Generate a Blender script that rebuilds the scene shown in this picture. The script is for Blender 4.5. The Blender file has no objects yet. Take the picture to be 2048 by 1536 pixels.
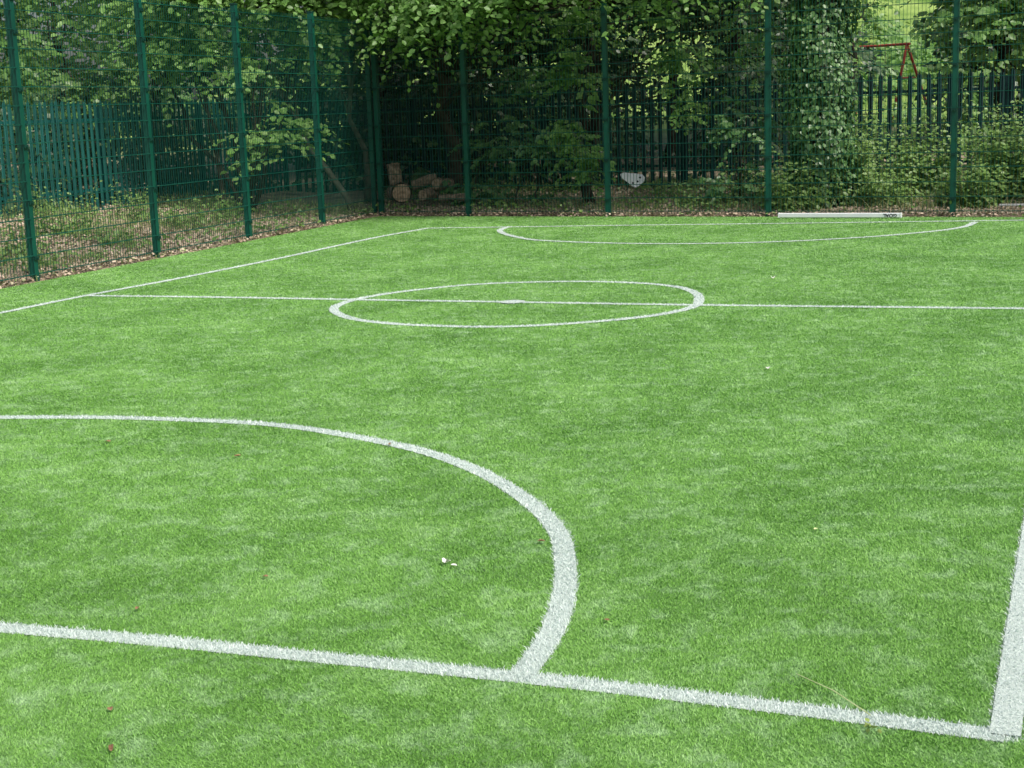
import bpy, math, random
import numpy as np
from mathutils import Vector
rng = np.random.default_rng(11)
random.seed(5)
S = bpy.context.scene
COL = S.collection
R = math.radians

# ------------------------------------------------------------ camera
FPX, H, PITCH, ROLL = 2950.0, 1.68, R(10.6), R(2.0)
Fv = Vector((0, math.cos(PITCH), -math.sin(PITCH)))
r0 = Vector((1, 0, 0)); u0 = Vector((0, math.sin(PITCH), math.cos(PITCH)))
Rt = r0 * math.cos(ROLL) - u0 * math.sin(ROLL)
Up = r0 * math.sin(ROLL) + u0 * math.cos(ROLL)
CAM = Vector((0, 0, H))
cd = bpy.data.cameras.new('camera'); cam = bpy.data.objects.new('camera', cd); COL.objects.link(cam)
cd.sensor_width = 36; cd.lens = FPX / 2048 * 36; cd.clip_end = 2000; cd.clip_start = 0.05
from mathutils import Matrix
cam.matrix_world = Matrix(((Rt.x, Up.x, -Fv.x, CAM.x), (Rt.y, Up.y, -Fv.y, CAM.y), (Rt.z, Up.z, -Fv.z, CAM.z), (0, 0, 0, 1)))
S.camera = cam

def ray(x, y): return Fv + Rt * ((x - 1024) / FPX) - Up * ((y - 768) / FPX)
def gp(x, y, z=0.0):
    d = ray(x, y); t = (z - H) / d.z
    p = CAM + d * t
    return (p.x, p.y)
def atY(x, y, Y):
    d = ray(x, y); return CAM + d * (Y / d.y)
def gx(px, D, py=300): return atY(px, py, D).x

# ------------------------------------------------------------ materials
def M(name, cols, scale=3.0, rough=0.6, spec=0.3, bump=0.0, tint=0.0, transl=0.0, detail=4.0, lo=0.3, hi=0.7, bscale=None, metallic=0.0, tcol=None, nrough=.5, fleck=None, sheen=0.0):
    m = bpy.data.materials.new(name); m.use_nodes = True
    nt = m.node_tree; N = nt.nodes; L = nt.links
    p = N['Principled BSDF']; out = N['Material Output']
    p.inputs['Roughness'].default_value = rough
    p.inputs['Specular IOR Level'].default_value = spec
    p.inputs['Metallic'].default_value = metallic
    p.inputs['Sheen Weight'].default_value = sheen
    g = N.new('ShaderNodeNewGeometry')
    nz = N.new('ShaderNodeTexNoise'); nz.inputs['Scale'].default_value = scale; nz.inputs['Detail'].default_value = detail; nz.inputs['Roughness'].default_value = nrough
    L.new(g.outputs['Position'], nz.inputs['Vector'])
    mr = N.new('ShaderNodeMapRange'); mr.inputs[1].default_value = lo; mr.inputs[2].default_value = hi
    L.new(nz.outputs[0], mr.inputs[0])
    fac = mr.outputs[0]
    if tint > 0:
        a = N.new('ShaderNodeAttribute'); a.attribute_name = 'tint'
        mx = N.new('ShaderNodeMix'); mx.data_type = 'FLOAT'; mx.inputs[0].default_value = tint
        L.new(fac, mx.inputs[2]); L.new(a.outputs['Fac'], mx.inputs[3]); fac = mx.outputs[0]
    cr = N.new('ShaderNodeValToRGB'); el = cr.color_ramp.elements
    n = len(cols)
    for i, c in enumerate(cols):
        pos = i / (n - 1)
        if len(c) == 4: pos = c[3]
        if i == 0: e = el[0]; e.position = pos
        elif i == n - 1: e = el[-1]; e.position = pos
        else: e = el.new(pos)
        e.color = (c[0], c[1], c[2], 1)
    L.new(fac, cr.inputs[0]); colout = cr.outputs[0]
    if fleck:
        fs, f0, f1, fc, amt = fleck
        n3 = N.new('ShaderNodeTexNoise'); n3.inputs['Scale'].default_value = fs; n3.inputs['Detail'].default_value = 6; n3.inputs['Roughness'].default_value = .7; n3.inputs['Distortion'].default_value = .4
        L.new(g.outputs['Position'], n3.inputs['Vector'])
        m3 = N.new('ShaderNodeMapRange'); m3.inputs[1].default_value = f0; m3.inputs[2].default_value = f1; m3.inputs[4].default_value = amt
        L.new(n3.outputs[0], m3.inputs[0])
        mc3 = N.new('ShaderNodeMix'); mc3.data_type = 'RGBA'; mc3.inputs[7].default_value = (*fc, 1)
        L.new(m3.outputs[0], mc3.inputs[0]); L.new(colout, mc3.inputs[6]); colout = mc3.outputs[2]
    L.new(colout, p.inputs['Base Color'])
    if bump > 0:
        b = N.new('ShaderNodeBump'); b.inputs['Strength'].default_value = bump
        n2 = N.new('ShaderNodeTexNoise'); n2.inputs['Scale'].default_value = bscale or scale * 6; n2.inputs['Detail'].default_value = 5
        L.new(g.outputs['Position'], n2.inputs['Vector']); L.new(n2.outputs[0], b.inputs['Height']); b.inputs['Distance'].default_value = 0.02
        L.new(b.outputs[0], p.inputs['Normal'])
    if transl > 0:
        t = N.new('ShaderNodeBsdfTranslucent'); ms = N.new('ShaderNodeMixShader'); ms.inputs[0].default_value = transl
        if tcol:
            mc = N.new('ShaderNodeMix'); mc.data_type = 'RGBA'; mc.blend_type = 'MULTIPLY'; mc.inputs[0].default_value = 1
            L.new(cr.outputs[0], mc.inputs[6]); mc.inputs[7].default_value = (*tcol, 1); L.new(mc.outputs[2], t.inputs[0])
        else: L.new(cr.outputs[0], t.inputs[0])
        L.new(p.outputs[0], ms.inputs[1]); L.new(t.outputs[0], ms.inputs[2]); L.new(ms.outputs[0], out.inputs[0])
    return m

SHEEN_FLECKS = (7.0, .49, .80, (.50, .70, .44), .62)  # pale flecks paint the sheen of leaning blades into the colour
TURF = [(.105, .275, .03, 0), (.158, .37, .055, .40), (.215, .445, .09, .65), (.36, .58, .22, 1)]  # pale end of the ramp is blade sheen put into the colour
m_turf = M('turf_green', [(.06, .17, .02, 0), (.095, .24, .035, .4), (.135, .30, .06, .65), (.24, .42, .15, 1)], scale=1.6, rough=.8, spec=.2, bump=.5, bscale=110, detail=8, lo=.20, hi=.80, nrough=.64, fleck=SHEEN_FLECKS, sheen=.12)  # base darkened as painted shade between blades; pale end is painted sheen
m_blade = M('turf_blades', TURF, scale=1.6, rough=.5, spec=.4, tint=.24, detail=8, lo=.20, hi=.80, nrough=.64, fleck=SHEEN_FLECKS, sheen=.12)
m_white = M('white_turf_base', [(.45, .53, .48), (.56, .64, .59)], scale=60, rough=.8, bump=.5, bscale=120)
m_wblade = M('white_turf_blades', [(.46, .57, .51), (.74, .82, .78)], scale=20, rough=.5, spec=.3, tint=.7)
m_fence = M('green_powder_coat', [(.002, .06, .04), (.004, .09, .06)], scale=2, rough=.4, spec=.4)
m_wire = M('green_wire', [(.003, .06, .044), (.006, .09, .064)], scale=2, rough=.5, spec=.3)
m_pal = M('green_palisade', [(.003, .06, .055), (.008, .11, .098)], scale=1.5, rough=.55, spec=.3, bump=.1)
m_palshade = M('shade_toned_palisade', [(.002, .018, .02), (.004, .045, .045)], scale=1.2, rough=.5, spec=.35, bump=.1)  # same green paint, dirty, darkened further for the shade under the trees
m_clip = M('dark_clip', [(.003, .035, .026), (.005, .05, .036)], rough=.5)
m_bark = M('bark', [(.02, .016, .011), (.07, .058, .042)], scale=9, rough=.9, bump=.9, bscale=35)
m_greybark = M('grey_bark', [(.08, .08, .06), (.21, .205, .16)], scale=6, rough=.9, bump=.7, bscale=30)
m_logend = M('cut_wood', [(.22, .15, .095, 0), (.44, .32, .21, .5), (.60, .46, .33, 1)], scale=22, rough=.9, bump=.6, detail=8)
m_logbark = M('log_bark', [(.09, .07, .05), (.24, .185, .13), (.42, .33, .24)], scale=16, rough=.95, bump=1.0, bscale=45, detail=8)
def leafmat(n, a, b, c, tr=.3, rough=.42):
    return M(n, [a, b, c], scale=1.2, rough=rough, spec=.5, tint=.65, transl=tr, detail=2, tcol=(1.2, 1.25, .6))
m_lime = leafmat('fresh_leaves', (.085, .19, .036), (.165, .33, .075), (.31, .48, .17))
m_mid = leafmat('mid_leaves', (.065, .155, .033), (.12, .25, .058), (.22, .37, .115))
m_shadeleaf = leafmat('shade_toned_leaves', (.018, .048, .013), (.034, .082, .022), (.07, .14, .04), tr=0)  # leaf colour lowered to paint in the shade inside the wood
m_ivy = leafmat('ivy_leaves', (.04, .115, .03), (.08, .18, .05), (.17, .31, .11), tr=.1, rough=.38)
m_nettle = leafmat('nettle_leaves', (.10, .20, .04), (.18, .31, .08), (.32, .46, .17))
m_stem = M('green_stem', [(.08, .14, .04), (.2, .24, .1)], scale=5, rough=.7)
m_litter = M('leaf_litter', [(.15, .115, .08, 0), (.35, .27, .19, .35), (.60, .50, .38, .70), (.18, .27, .08, .84), (.12, .22, .05, 1)], scale=4, rough=.8, tint=.8)
m_dryg = M('wild_grass', [(.09, .18, .04, 0), (.27, .33, .12, .4), (.58, .54, .33, 1)], scale=1.3, rough=.6, tint=.6, transl=.2)
m_wp = M('white_plastic', [(.72, .76, .78), (.82, .84, .85)], scale=6, rough=.35, spec=.5)
m_wp2 = M('weathered_white', [(.45, .48, .46), (.62, .64, .61)], scale=9, rough=.55, spec=.4)
m_black = M('black_letter', [(.012, .012, .014), (.02, .02, .022)], rough=.5)
m_red = M('red_paint', [(.46, .05, .03), (.56, .09, .055)], rough=.5, spec=.4)
m_chain = M('chain_metal', [(.2, .2, .2), (.3, .3, .3)], rough=.4, metallic=.8)
m_petal = M('pale_petal', [(.75, .72, .66), (.88, .86, .82)], scale=60, rough=.7)
m_brown = M('dry_leaf', [(.16, .09, .045), (.36, .22, .12)], scale=60, rough=.75)
m_straw = M('straw', [(.50, .58, .26), (.66, .68, .38)], scale=20, rough=.6)
m_sprig = M('sprig_green', [(.25, .36, .08), (.4, .5, .16)], scale=40, rough=.6, transl=.2)

# ------------------------------------------------------------ object helpers
def origin(p):
    v = Vector((0, 0, 0))
    while p is not None: v += p.location; p = p.parent
    return v
def link(name, me, mat, parent=None):
    o = bpy.data.objects.new(name, me); COL.objects.link(o)
    if mat: me.materials.append(mat)
    if parent: o.parent = parent
    return o
def arr(name, V, F, mat, parent=None, tint=None, smooth=False):
    V = np.asarray(V, dtype=np.float64).reshape(-1, 3)
    if parent is not None: V = V - np.array(origin(parent))
    F = np.asarray(F, dtype=np.int32); m, k = F.shape
    me = bpy.data.meshes.new(name)
    me.vertices.add(len(V)); me.vertices.foreach_set('co', V.astype(np.float32).ravel())
    me.loops.add(m * k); me.loops.foreach_set('vertex_index', F.ravel())
    me.polygons.add(m); me.polygons.foreach_set('loop_start', np.arange(0, m * k, k, dtype=np.int32))
    if smooth: me.polygons.foreach_set('use_smooth', np.ones(m, dtype=bool))
    me.update(calc_edges=True)
    if tint is not None:
        a = me.attributes.new('tint', 'FLOAT', 'POINT'); a.data.foreach_set('value', np.asarray(tint, dtype=np.float32))
    return link(name, me, mat, parent)
class MB:
    def __init__(s): s.v = []; s.f = []
    def add(s, vs, fs):
        b = len(s.v); s.v += [tuple(v) for v in vs]; s.f += [tuple(i + b for i in f) for f in fs]
    def box(s, c, ex, ey, ez, sx, sy, sz):
        c = Vector(c); vs = []
        for k in (-1, 1):
            for j in (-1, 1):
                for i in (-1, 1): vs.append(c + ex * (i * sx / 2) + ey * (j * sy / 2) + ez * (k * sz / 2))
        s.add(vs, [(0, 2, 3, 1), (4, 5, 7, 6), (0, 1, 5, 4), (2, 6, 7, 3), (0, 4, 6, 2), (1, 3, 7, 5)])
    def tube(s, pts, rad, n=8, cap=True, wob=0.0):
        pts = [Vector(p) for p in pts]
        if not hasattr(rad, '__len__'): rad = [rad] * len(pts)
        ring = []
        ref = Vector((0.31, 0.95, 0.05))
        for i, p in enumerate(pts):
            t = (pts[min(i + 1, len(pts) - 1)] - pts[max(i - 1, 0)]).normalized()
            a = t.cross(ref)
            if a.length < .05: a = t.cross(Vector((1, 0, 0)))
            a.normalize(); b = t.cross(a)
            ring.append([p + (a * math.cos(2 * math.pi * k / n) + b * math.sin(2 * math.pi * k / n)) * rad[i] * (1 + random.uniform(-wob, wob)) for k in range(n)])
        vs = [v for r in ring for v in r]; fs = []
        for i in range(len(pts) - 1):
            for k in range(n):
                fs.append((i * n + k, i * n + (k + 1) % n, (i + 1) * n + (k + 1) % n, (i + 1) * n + k))
        if cap: fs.append(tuple(range(n - 1, -1, -1))); fs.append(tuple((len(pts) - 1) * n + k for k in range(n)))
        s.add(vs, fs)
    def build(s, name, mat, parent=None, smooth=False, bevel=0):
        og = origin(parent) if parent else Vector((0, 0, 0))
        me = bpy.data.meshes.new(name)
        me.from_pydata([(v[0] - og.x, v[1] - og.y, v[2] - og.z) for v in s.v], [], s.f)
        if smooth:
            for p in me.polygons: p.use_smooth = True
        me.update()
        o = link(name, me, mat, parent)
        if bevel:
            b = o.modifiers.new('bevel', 'BEVEL'); b.width = bevel; b.segments = 2
        return o
def tag(o, label, cat, group=None, kind=None):
    o['label'] = label; o['category'] = cat
    if group: o['group'] = group
    if kind: o['kind'] = kind
    return o
def thing(name, loc, label, cat, group=None):
    o = bpy.data.objects.new(name, None); COL.objects.link(o); o.location = loc; o.empty_display_size = .1
    return tag(o, label, cat, group)
Z = Vector((0, 0, 1))

# ------------------------------------------------------------ layout of the pitch
LA = Vector((*gp(70, 562), 0)); LB = Vector((*gp(645, 452), 0))
ld = (LB - LA).normalized(); ln = Vector((-ld.y, ld.x, 0))        # ln points out (left)
BA = Vector((*gp(938, 432), 0)); BB = Vector((*gp(1905, 433), 0))
bd = (BB - BA).normalized(); bn = Vector((-bd.y, bd.x, 0))        # bn points out (back)
def isect(p, d, q, e):
    den = d.x * e.y - d.y * e.x
    t = ((q.x - p.x) * e.y - (q.y - p.y) * e.x) / den
    return p + d * t
CORNER = isect(LA, ld, BA, bd)
def onplane(px, py, p, d):
    r = ray(px, py); q = CAM.copy(); q.z = 0; rr = Vector((r.x, r.y, 0))
    return isect(p, d, q, rr)
EDGE = 0.10    # the turf stops this far inside the fence line
def outd(x, y):
    a = (x - LA.x) * ln.x + (y - LA.y) * ln.y + EDGE
    b = (x - BA.x) * bn.x + (y - BA.y) * bn.y + EDGE
    return np.maximum(a, b)
def sst(t):
    t = np.clip(t, 0, 1); return t * t * (3 - 2 * t)
def gz(x, y):
    d = outd(x, y)
    z = .02 * sst(d / .25) + .30 * sst((d - .3) / 4.5) + .04 * np.sin(x * 1.9 + y * .7) * np.sin(y * 1.6 - x * .5) * sst(d / 1.5)
    hill = 11 * sst((y - 34) / 48) * sst((x + 22) / 26)
    z = np.where(d < 0, -.05 + 0 * z, z + hill)
    return z

# ground sheet
xs = np.concatenate([np.linspace(-400, -32, 12), np.arange(-30, 40, .4), np.linspace(42, 400, 12)])
ys = np.concatenate([np.linspace(-300, -12, 8), np.arange(-10, 62, .4), np.linspace(64, 500, 22)])
X, Y = np.meshgrid(xs, ys)
Zg = gz(X, Y)
V = np.stack([X, Y, Zg], -1).reshape(-1, 3)
nx, ny = len(xs), len(ys)
ii, jj = np.meshgrid(np.arange(nx - 1), np.arange(ny - 1)); b = (jj * nx + ii).ravel()
Fg = np.stack([b, b + 1, b + nx + 1, b + nx], -1)
m_ground = M('earth', [(.10, .078, .055), (.23, .185, .13), (.35, .295, .205), (.17, .19, .085)], scale=2.2, rough=.95, bump=.8, bscale=25, detail=8)
nt = m_ground.node_tree
p = nt.nodes['Principled BSDF']; crn = [n for n in nt.nodes if n.type == 'VALTORGB'][0]
g = [n for n in nt.nodes if n.type == 'NEW_GEOMETRY'][0]
sx = nt.nodes.new('ShaderNodeSeparateXYZ'); nt.links.new(g.outputs['Position'], sx.inputs[0])
mr = nt.nodes.new('ShaderNodeMapRange'); mr.inputs[1].default_value = .5; mr.inputs[2].default_value = 1.0; nt.links.new(sx.outputs[2], mr.inputs[0])
nz2 = nt.nodes.new('ShaderNodeTexNoise'); nz2.inputs['Scale'].default_value = .9; nz2.inputs['Detail'].default_value = 8; nt.links.new(g.outputs['Position'], nz2.inputs['Vector'])
cr2 = nt.nodes.new('ShaderNodeValToRGB'); cr2.color_ramp.elements[0].position = .35; cr2.color_ramp.elements[0].color = (.10, .2, .03, 1); cr2.color_ramp.elements[1].position = .65; cr2.color_ramp.elements[1].color = (.3, .42, .11, 1)
nt.links.new(nz2.outputs[0], cr2.inputs[0])
mx = nt.nodes.new('ShaderNodeMix'); mx.data_type = 'RGBA'
nt.links.new(mr.outputs[0], mx.inputs[0]); nt.links.new(crn.outputs[0], mx.inputs[6]); nt.links.new(cr2.outputs[0], mx.inputs[7]); nt.links.new(mx.outputs[2], p.inputs['Base Color'])
og = arr('ground', V, Fg, m_ground, smooth=True)
tag(og, 'brown earth bank around the pitch rising to a grassy slope behind', 'ground', kind='structure')

# turf sheet
c = CORNER - ln * EDGE - bn * EDGE
tl = c - ld * 34; tr = c + bd * 24
tb = tr - ld * 34
mb = MB(); mb.add([(c.x, c.y, 0), (tl.x, tl.y, 0), (tb.x, tb.y, 0), (tr.x, tr.y, 0)], [(0, 1, 2, 3)])
tag(mb.build('pitch', m_turf), 'green artificial turf football pitch', 'pitch', kind='structure')

# pitch markings
def catmull(P, closed=False, sub=8):
    P = [Vector((q[0], q[1], 0)) for q in P]; n = len(P); out = []
    rg = range(n) if closed else range(n - 1)
    for i in rg:
        if closed: a, b_, c_, d_ = P[(i - 1) % n], P[i], P[(i + 1) % n], P[(i + 2) % n]
        else: a, b_, c_, d_ = P[max(i - 1, 0)], P[i], P[i + 1], P[min(i + 2, n - 1)]
        for k in range(sub):
            t = k / sub
            out.append(.5 * ((2 * b_) + (c_ - a) * t + (2 * a - 5 * b_ + 4 * c_ - d_) * t * t + (-a + 3 * b_ - 3 * c_ + d_) * t ** 3))
    out.append(P[0].copy() if closed else P[-1].copy())
    return out
def pl(pts, closed=False): return catmull([gp(*q) for q in pts], closed)
def ext(P, a=0, b=0):
    if a: P = [P[0] + (P[0] - P[min(12, len(P) - 1)]).normalized() * a] + P
    if b: P = P + [P[-1] + (P[-1] - P[-min(12, len(P))]).normalized() * b]
    return P
LW = .088
near_goal = pl([(0, 1257), (300, 1283), (600, 1313), (1040, 1357), (1500, 1410), (2010, 1474)])
near_arc = pl([(0, 836), (200, 836), (400, 842), (560, 852), (700, 873), (850, 905), (970, 950), (1060, 1007), (1112, 1060), (1129, 1110), (1130, 1180), (1112, 1250), (1080, 1305), (1045, 1350)])
centre = pl([(667, 620), (690, 606), (740, 594), (830, 581), (960, 569), (1120, 564), (1260, 566), (1350, 574), (1391, 587), (1398, 602), (1380, 617), (1300, 633), (1180, 645), (1050, 653), (920, 654), (780, 648), (700, 637)], True)
half = pl([(172, 592), (480, 596), (700, 600), (1024, 605), (1400, 611), (2048, 618)])
left = pl([(0, 627), (172, 592), (350, 559), (560, 517), (740, 478), (855, 457)])
far_goal = pl([(855, 457), (1200, 452), (1600, 447), (2048, 441)])
far_arc = pl([(1020, 454), (1003, 459), (1002, 465), (1030, 474), (1090, 482), (1280, 488), (1500, 486), (1700, 477), (1850, 465), (1925, 455), (1950, 445)])
side = pl([(2010, 1474), (2037, 1276), (2064, 1080)])
half = ext(half, 0, 6); far_goal = ext(far_goal, 0, 6); side = ext(side, 0, 16); left = ext(left, 9, 0); near_goal = ext(near_goal, 6, 0); near_arc = ext(near_arc, .8, 0)
spotc = gp(1025, 605)
lines = [('goal_line', near_goal, 'white goal line crossing the turf in the foreground'),
         ('goal_area_arc', near_arc, 'large white arc curving up from the near goal line'),
         ('centre_circle', centre, 'white circle around the centre spot'),
         ('halfway_line', half, 'white halfway line running through the centre circle'),
         ('touchline', left, 'white touchline along the left fence'),
         ('goal_line', far_goal, 'thin white goal line at the far end by the back fence'),
         ('goal_area_arc', far_arc, 'white arc touching the far goal line'),
         ('touchline', side, 'white touchline rising from the near right corner')]
# ---- blades
PN = []
Ds = np.arange(2.9, 25.6, .25)
for D in Ds:
    wid = 2 * (.36 * D * 1.06 + .4)
    rho = 46000 * min(1, (4.4 / (D + .1))) ** 1.85
    n = int(rho * .25 * wid)
    x = rng.uniform(-wid / 2, wid / 2, n) + .006 * D; y = D + rng.uniform(0, .25, n)
    PN.append(np.stack([x, y], -1))
P2 = np.concatenate(PN); P2 = P2[outd(P2[:, 0], P2[:, 1]) < -.005]
print('blades', len(P2))
which = np.full(len(P2), -1)
def near_poly(Q, poly, w):
    best = np.full(len(Q), 9.0)
    A = np.array([[q.x, q.y] for q in poly])
    mn = A.min(0) - .3; mxx = A.max(0) + .3
    cand = np.where((Q[:, 0] > mn[0]) & (Q[:, 0] < mxx[0]) & (Q[:, 1] > mn[1]) & (Q[:, 1] < mxx[1]))[0]
    q = Q[cand]; bb = np.full(len(q), 9.0)
    for i in range(len(A) - 1):
        a = A[i]; d = A[i + 1] - a; l2 = (d * d).sum()
        if l2 < 1e-9: continue
        t = np.clip(((q - a) @ d) / l2, 0, 1)
        bb = np.minimum(bb, np.hypot(q[:, 0] - a[0] - t * d[0], q[:, 1] - a[1] - t * d[1]))
    best[cand] = bb
    return best
for i, (nm, poly, lab) in enumerate(lines):
    d = near_poly(P2, poly, LW)
    jit = rng.normal(0, .003, len(P2))
    which[(d + jit < LW / 2) & (which < 0)] = i
ds = np.hypot(P2[:, 0] - spotc[0], P2[:, 1] - spotc[1]); which[(ds < .115)] = 100

def blades(P, hs=1.0):
    n = len(P); D = P[:, 1]
    s = np.maximum(1, D / 4.4)
    w = .0024 * s ** .85 * rng.uniform(.7, 1.3, n)
    h = .0098 * rng.uniform(.7, 1.15, n) * hs
    a = rng.uniform(0, 2 * np.pi, n)
    lx = .2 * np.sin(P[:, 0] * 3.1 + 1.3 * np.sin(P[:, 1] * 2.3)) + rng.normal(0, .6, n)
    ly = .2 * np.cos(P[:, 1] * 2.7 + 1.7 * np.sin(P[:, 0] * 2.9)) + rng.normal(0, .6, n)
    z0 = np.full(n, .001)
    cx, sx_ = np.cos(a) * w / 2, np.sin(a) * w / 2
    b0 = np.stack([P[:, 0] - cx, P[:, 1] - sx_, z0], -1); b1 = np.stack([P[:, 0] + cx, P[:, 1] + sx_, z0], -1)
    m0 = np.stack([P[:, 0] - cx * .85 + lx * h * .45, P[:, 1] - sx_ * .85 + ly * h * .45, h * .65], -1)
    m1 = np.stack([P[:, 0] + cx * .85 + lx * h * .45, P[:, 1] + sx_ * .85 + ly * h * .45, h * .65], -1)
    tp = np.stack([P[:, 0] + lx * h, P[:, 1] + ly * h, h], -1)
    V = np.stack([b0, b1, m1, m0, tp], 1).reshape(-1, 3)
    k = np.arange(n)[:, None] * 5
    F = np.concatenate([k + np.array([[0, 1, 2]]), k + np.array([[0, 2, 3]]), k + np.array([[3, 2, 4]])])
    t = np.repeat(rng.uniform(0, 1, n), 5)
    return V, F, t
V, F, t = blades(P2[which < 0])
tag(arr('turf_pile', V, F, m_blade, tint=t), 'short upright green blades of the artificial turf', 'turf', kind='stuff')
def ribbon(poly, w, z):
    V = []; F = []
    n = len(poly)
    for i, q in enumerate(poly):
        a = poly[max(i - 1, 0)]; b_ = poly[min(i + 1, n - 1)]
        t = (b_ - a); t = t.normalized() if t.length > 1e-6 else Vector((1, 0, 0))
        nn = Vector((-t.y, t.x, 0)) * (w / 2)
        V += [(q.x + nn.x, q.y + nn.y, z), (q.x - nn.x, q.y - nn.y, z)]
    for i in range(n - 1): F.append((2 * i, 2 * i + 1, 2 * i + 3, 2 * i + 2))
    return V, F
for i, (nm, poly, lab) in enumerate(lines):
    V1, F1 = ribbon(poly, LW - .008, .0030 + .0006 * i)
    V2, F2, t2 = blades(P2[which == i], 1.3)
    o = arr(nm, np.array(V1), np.array(F1), m_white)
    tag(o, lab, 'pitch marking', kind='structure')
    arr('white_pile', V2, F2, m_wblade, parent=o, tint=t2)
mb = MB(); mb.add([(spotc[0] + .11 * math.cos(k * math.pi / 12), spotc[1] + .11 * math.sin(k * math.pi / 12), .0088) for k in range(24)], [tuple(range(24))])
o = tag(mb.build('centre_spot', m_white), 'small white spot in the middle of the centre circle', 'pitch marking', kind='structure')
V2, F2, t2 = blades(P2[which == 100], 1.3); arr('white_pile', V2, F2, m_wblade, parent=o, tint=t2)

# ------------------------------------------------------------ mesh fences
FH = 3.17
def mesh_fence(name, posts, d, n, label):
    root = thing(name, posts[0].copy(), label, 'fence')
    for q in posts:
        z0 = float(gz(np.array(q.x + n.x * .3), np.array(q.y + n.y * .3))) - .1
        m1 = MB(); m1.box((q.x, q.y, (FH + z0) / 2), d, n, Z, .075, .075, FH - z0)
        po = m1.build('post', m_fence, root, bevel=.006)
        m2 = MB(); m2.box((q.x, q.y, FH + .012), d, n, Z, .083, .083, .024); m2.build('post_cap', m_clip, po, bevel=.005)
        for hz in (.25, .85, 1.45, 2.05, 2.65, 3.0):
            m3 = MB(); m3.box(Vector((q.x, q.y, hz)) - n * .046, d, n, Z, .07, .016, .04)
            m3.tube([Vector((q.x, q.y, hz)) - n * .053, Vector((q.x, q.y, hz)) - n * .064], .009, 6)
            m3.build('clip', m_clip, po)
    for a, b_ in zip(posts[:-1], posts[1:]):
        m1 = MB(); L = (b_ - a).length; dd = (b_ - a).normalized()
        k = int(round((L - .09) / .05)); off = n * -.042
        for i in range(k + 1):
            x = .045 + (L - .09) * i / k
            pnt = a + dd * x + off
            m1.box((pnt.x, pnt.y, (3.13 + .04) / 2), dd, n, Z, .0046, .0046, 3.09)
        for i in range(16):
            zz = .08 + i * .2
            for s in (-1, 1):
                pnt = (a + b_) / 2 + off + n * (.0062 * s)
                m1.box((pnt.x, pnt.y, zz), dd, n, Z, L - .06, .0075, .009)
        m1.build('mesh_panel', m_wire, root)
    return root
lp = [onplane(px, py, LA, ld) for px, py in ((70, 560), (315, 515), (498, 475), (645, 450))]
lp = [lp[0] - ld * 5.0, lp[0] - ld * 2.5] + lp + [CORNER.copy()]
bp = [CORNER + bd * .13] + [onplane(px, 432, BA, bd) for px in (938, 1217, 1537, 1905)]
bp += [bp[-1] + bd * 2.5, bp[-1] + bd * 5.0]
mesh_fence('mesh_fence', lp, ld, ln, 'tall green welded mesh fence along the left side of the pitch')
mesh_fence('mesh_fence', bp, bd, bn, 'tall green welded mesh fence across the far end of the pitch')

# ------------------------------------------------------------ palisade fences
def palisade(A, B, label, ht=2.03, mat=None, pitch=.147):
    d = (B - A); L = d.length; d.normalize(); n = Vector((-d.y, d.x, 0))
    root = thing('palisade_fence', Vector((A.x, A.y, 0)), label, 'fence')
    nb = max(1, round(L / 2.75)); bl = L / nb
    for i in range(nb + 1):
        q = A + d * (bl * i)
        m1 = MB(); m1.box((q.x + n.x * .08, q.y + n.y * .08, ht / 2 - .1), d, n, Z, .1, .055, ht + .0); m1.build('post', mat, root)
    for i in range(nb):
        q0 = A + d * (bl * i)
        for zz in (.62, 1.72):
            m1 = MB(); c_ = q0 + d * bl / 2 + n * .035; m1.box((c_.x, c_.y, zz), d, n, Z, bl - .004, .04, .045); m1.build('rail', mat, root)
        m1 = MB(); k = int(bl / pitch)
        for j in range(k):
            x = (j + .5) * bl / k; q = q0 + d * x
            g0 = float(gz(np.array(q.x), np.array(q.y))) - .05
            lean = random.uniform(-.015, .015); t0 = ht + random.uniform(-.02, .02)
            w = .036
            def P(a, y, z): return q + d * (a + lean * (z - 1)) + n * y + Z * z
            prof = [(-w, .0), (-w * .45, -.012), (0, .002), (w * .45, -.012), (w, .0)]
            vs = [P(a, y, g0) for a, y in prof] + [P(a, y, t0 - .07 + (.03 if i2 in (1, 3) else 0)) for i2, (a, y) in enumerate(prof)] + [P(-w * .75, -.004, t0 - .02), P(0, -.008, t0 + .03), P(w * .75, -.004, t0 - .02)]
            fs = [(0, 1, 6, 5), (1, 2, 7, 6), (2, 3, 8, 7), (3, 4, 9, 8), (5, 6, 10), (6, 7, 11), (7, 8, 11), (8, 9, 12)]
            m1.add(vs, fs)
        m1.build('pale_panel', mat, root)
    return root
PB0 = BB + bn * 2.9
PA = Vector((gx(-330, 19.3), 19.3, 0))
PC = isect(PB0, bd, Vector((gx(560, 28.5), 28.5, 0)), (Vector((gx(560, 28.5), 28.5, 0)) - PA).normalized())
pd = (PC - PA).normalized(); pn = Vector((-pd.y, pd.x, 0))
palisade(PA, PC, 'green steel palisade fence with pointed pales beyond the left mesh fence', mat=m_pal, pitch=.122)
palisade(PC + bd * .15, PB0 + bd * 5.5, 'green steel palisade fence, colour darkened for shade, with pointed pales behind the back mesh fence', ht=2.0, mat=m_palshade)

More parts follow.
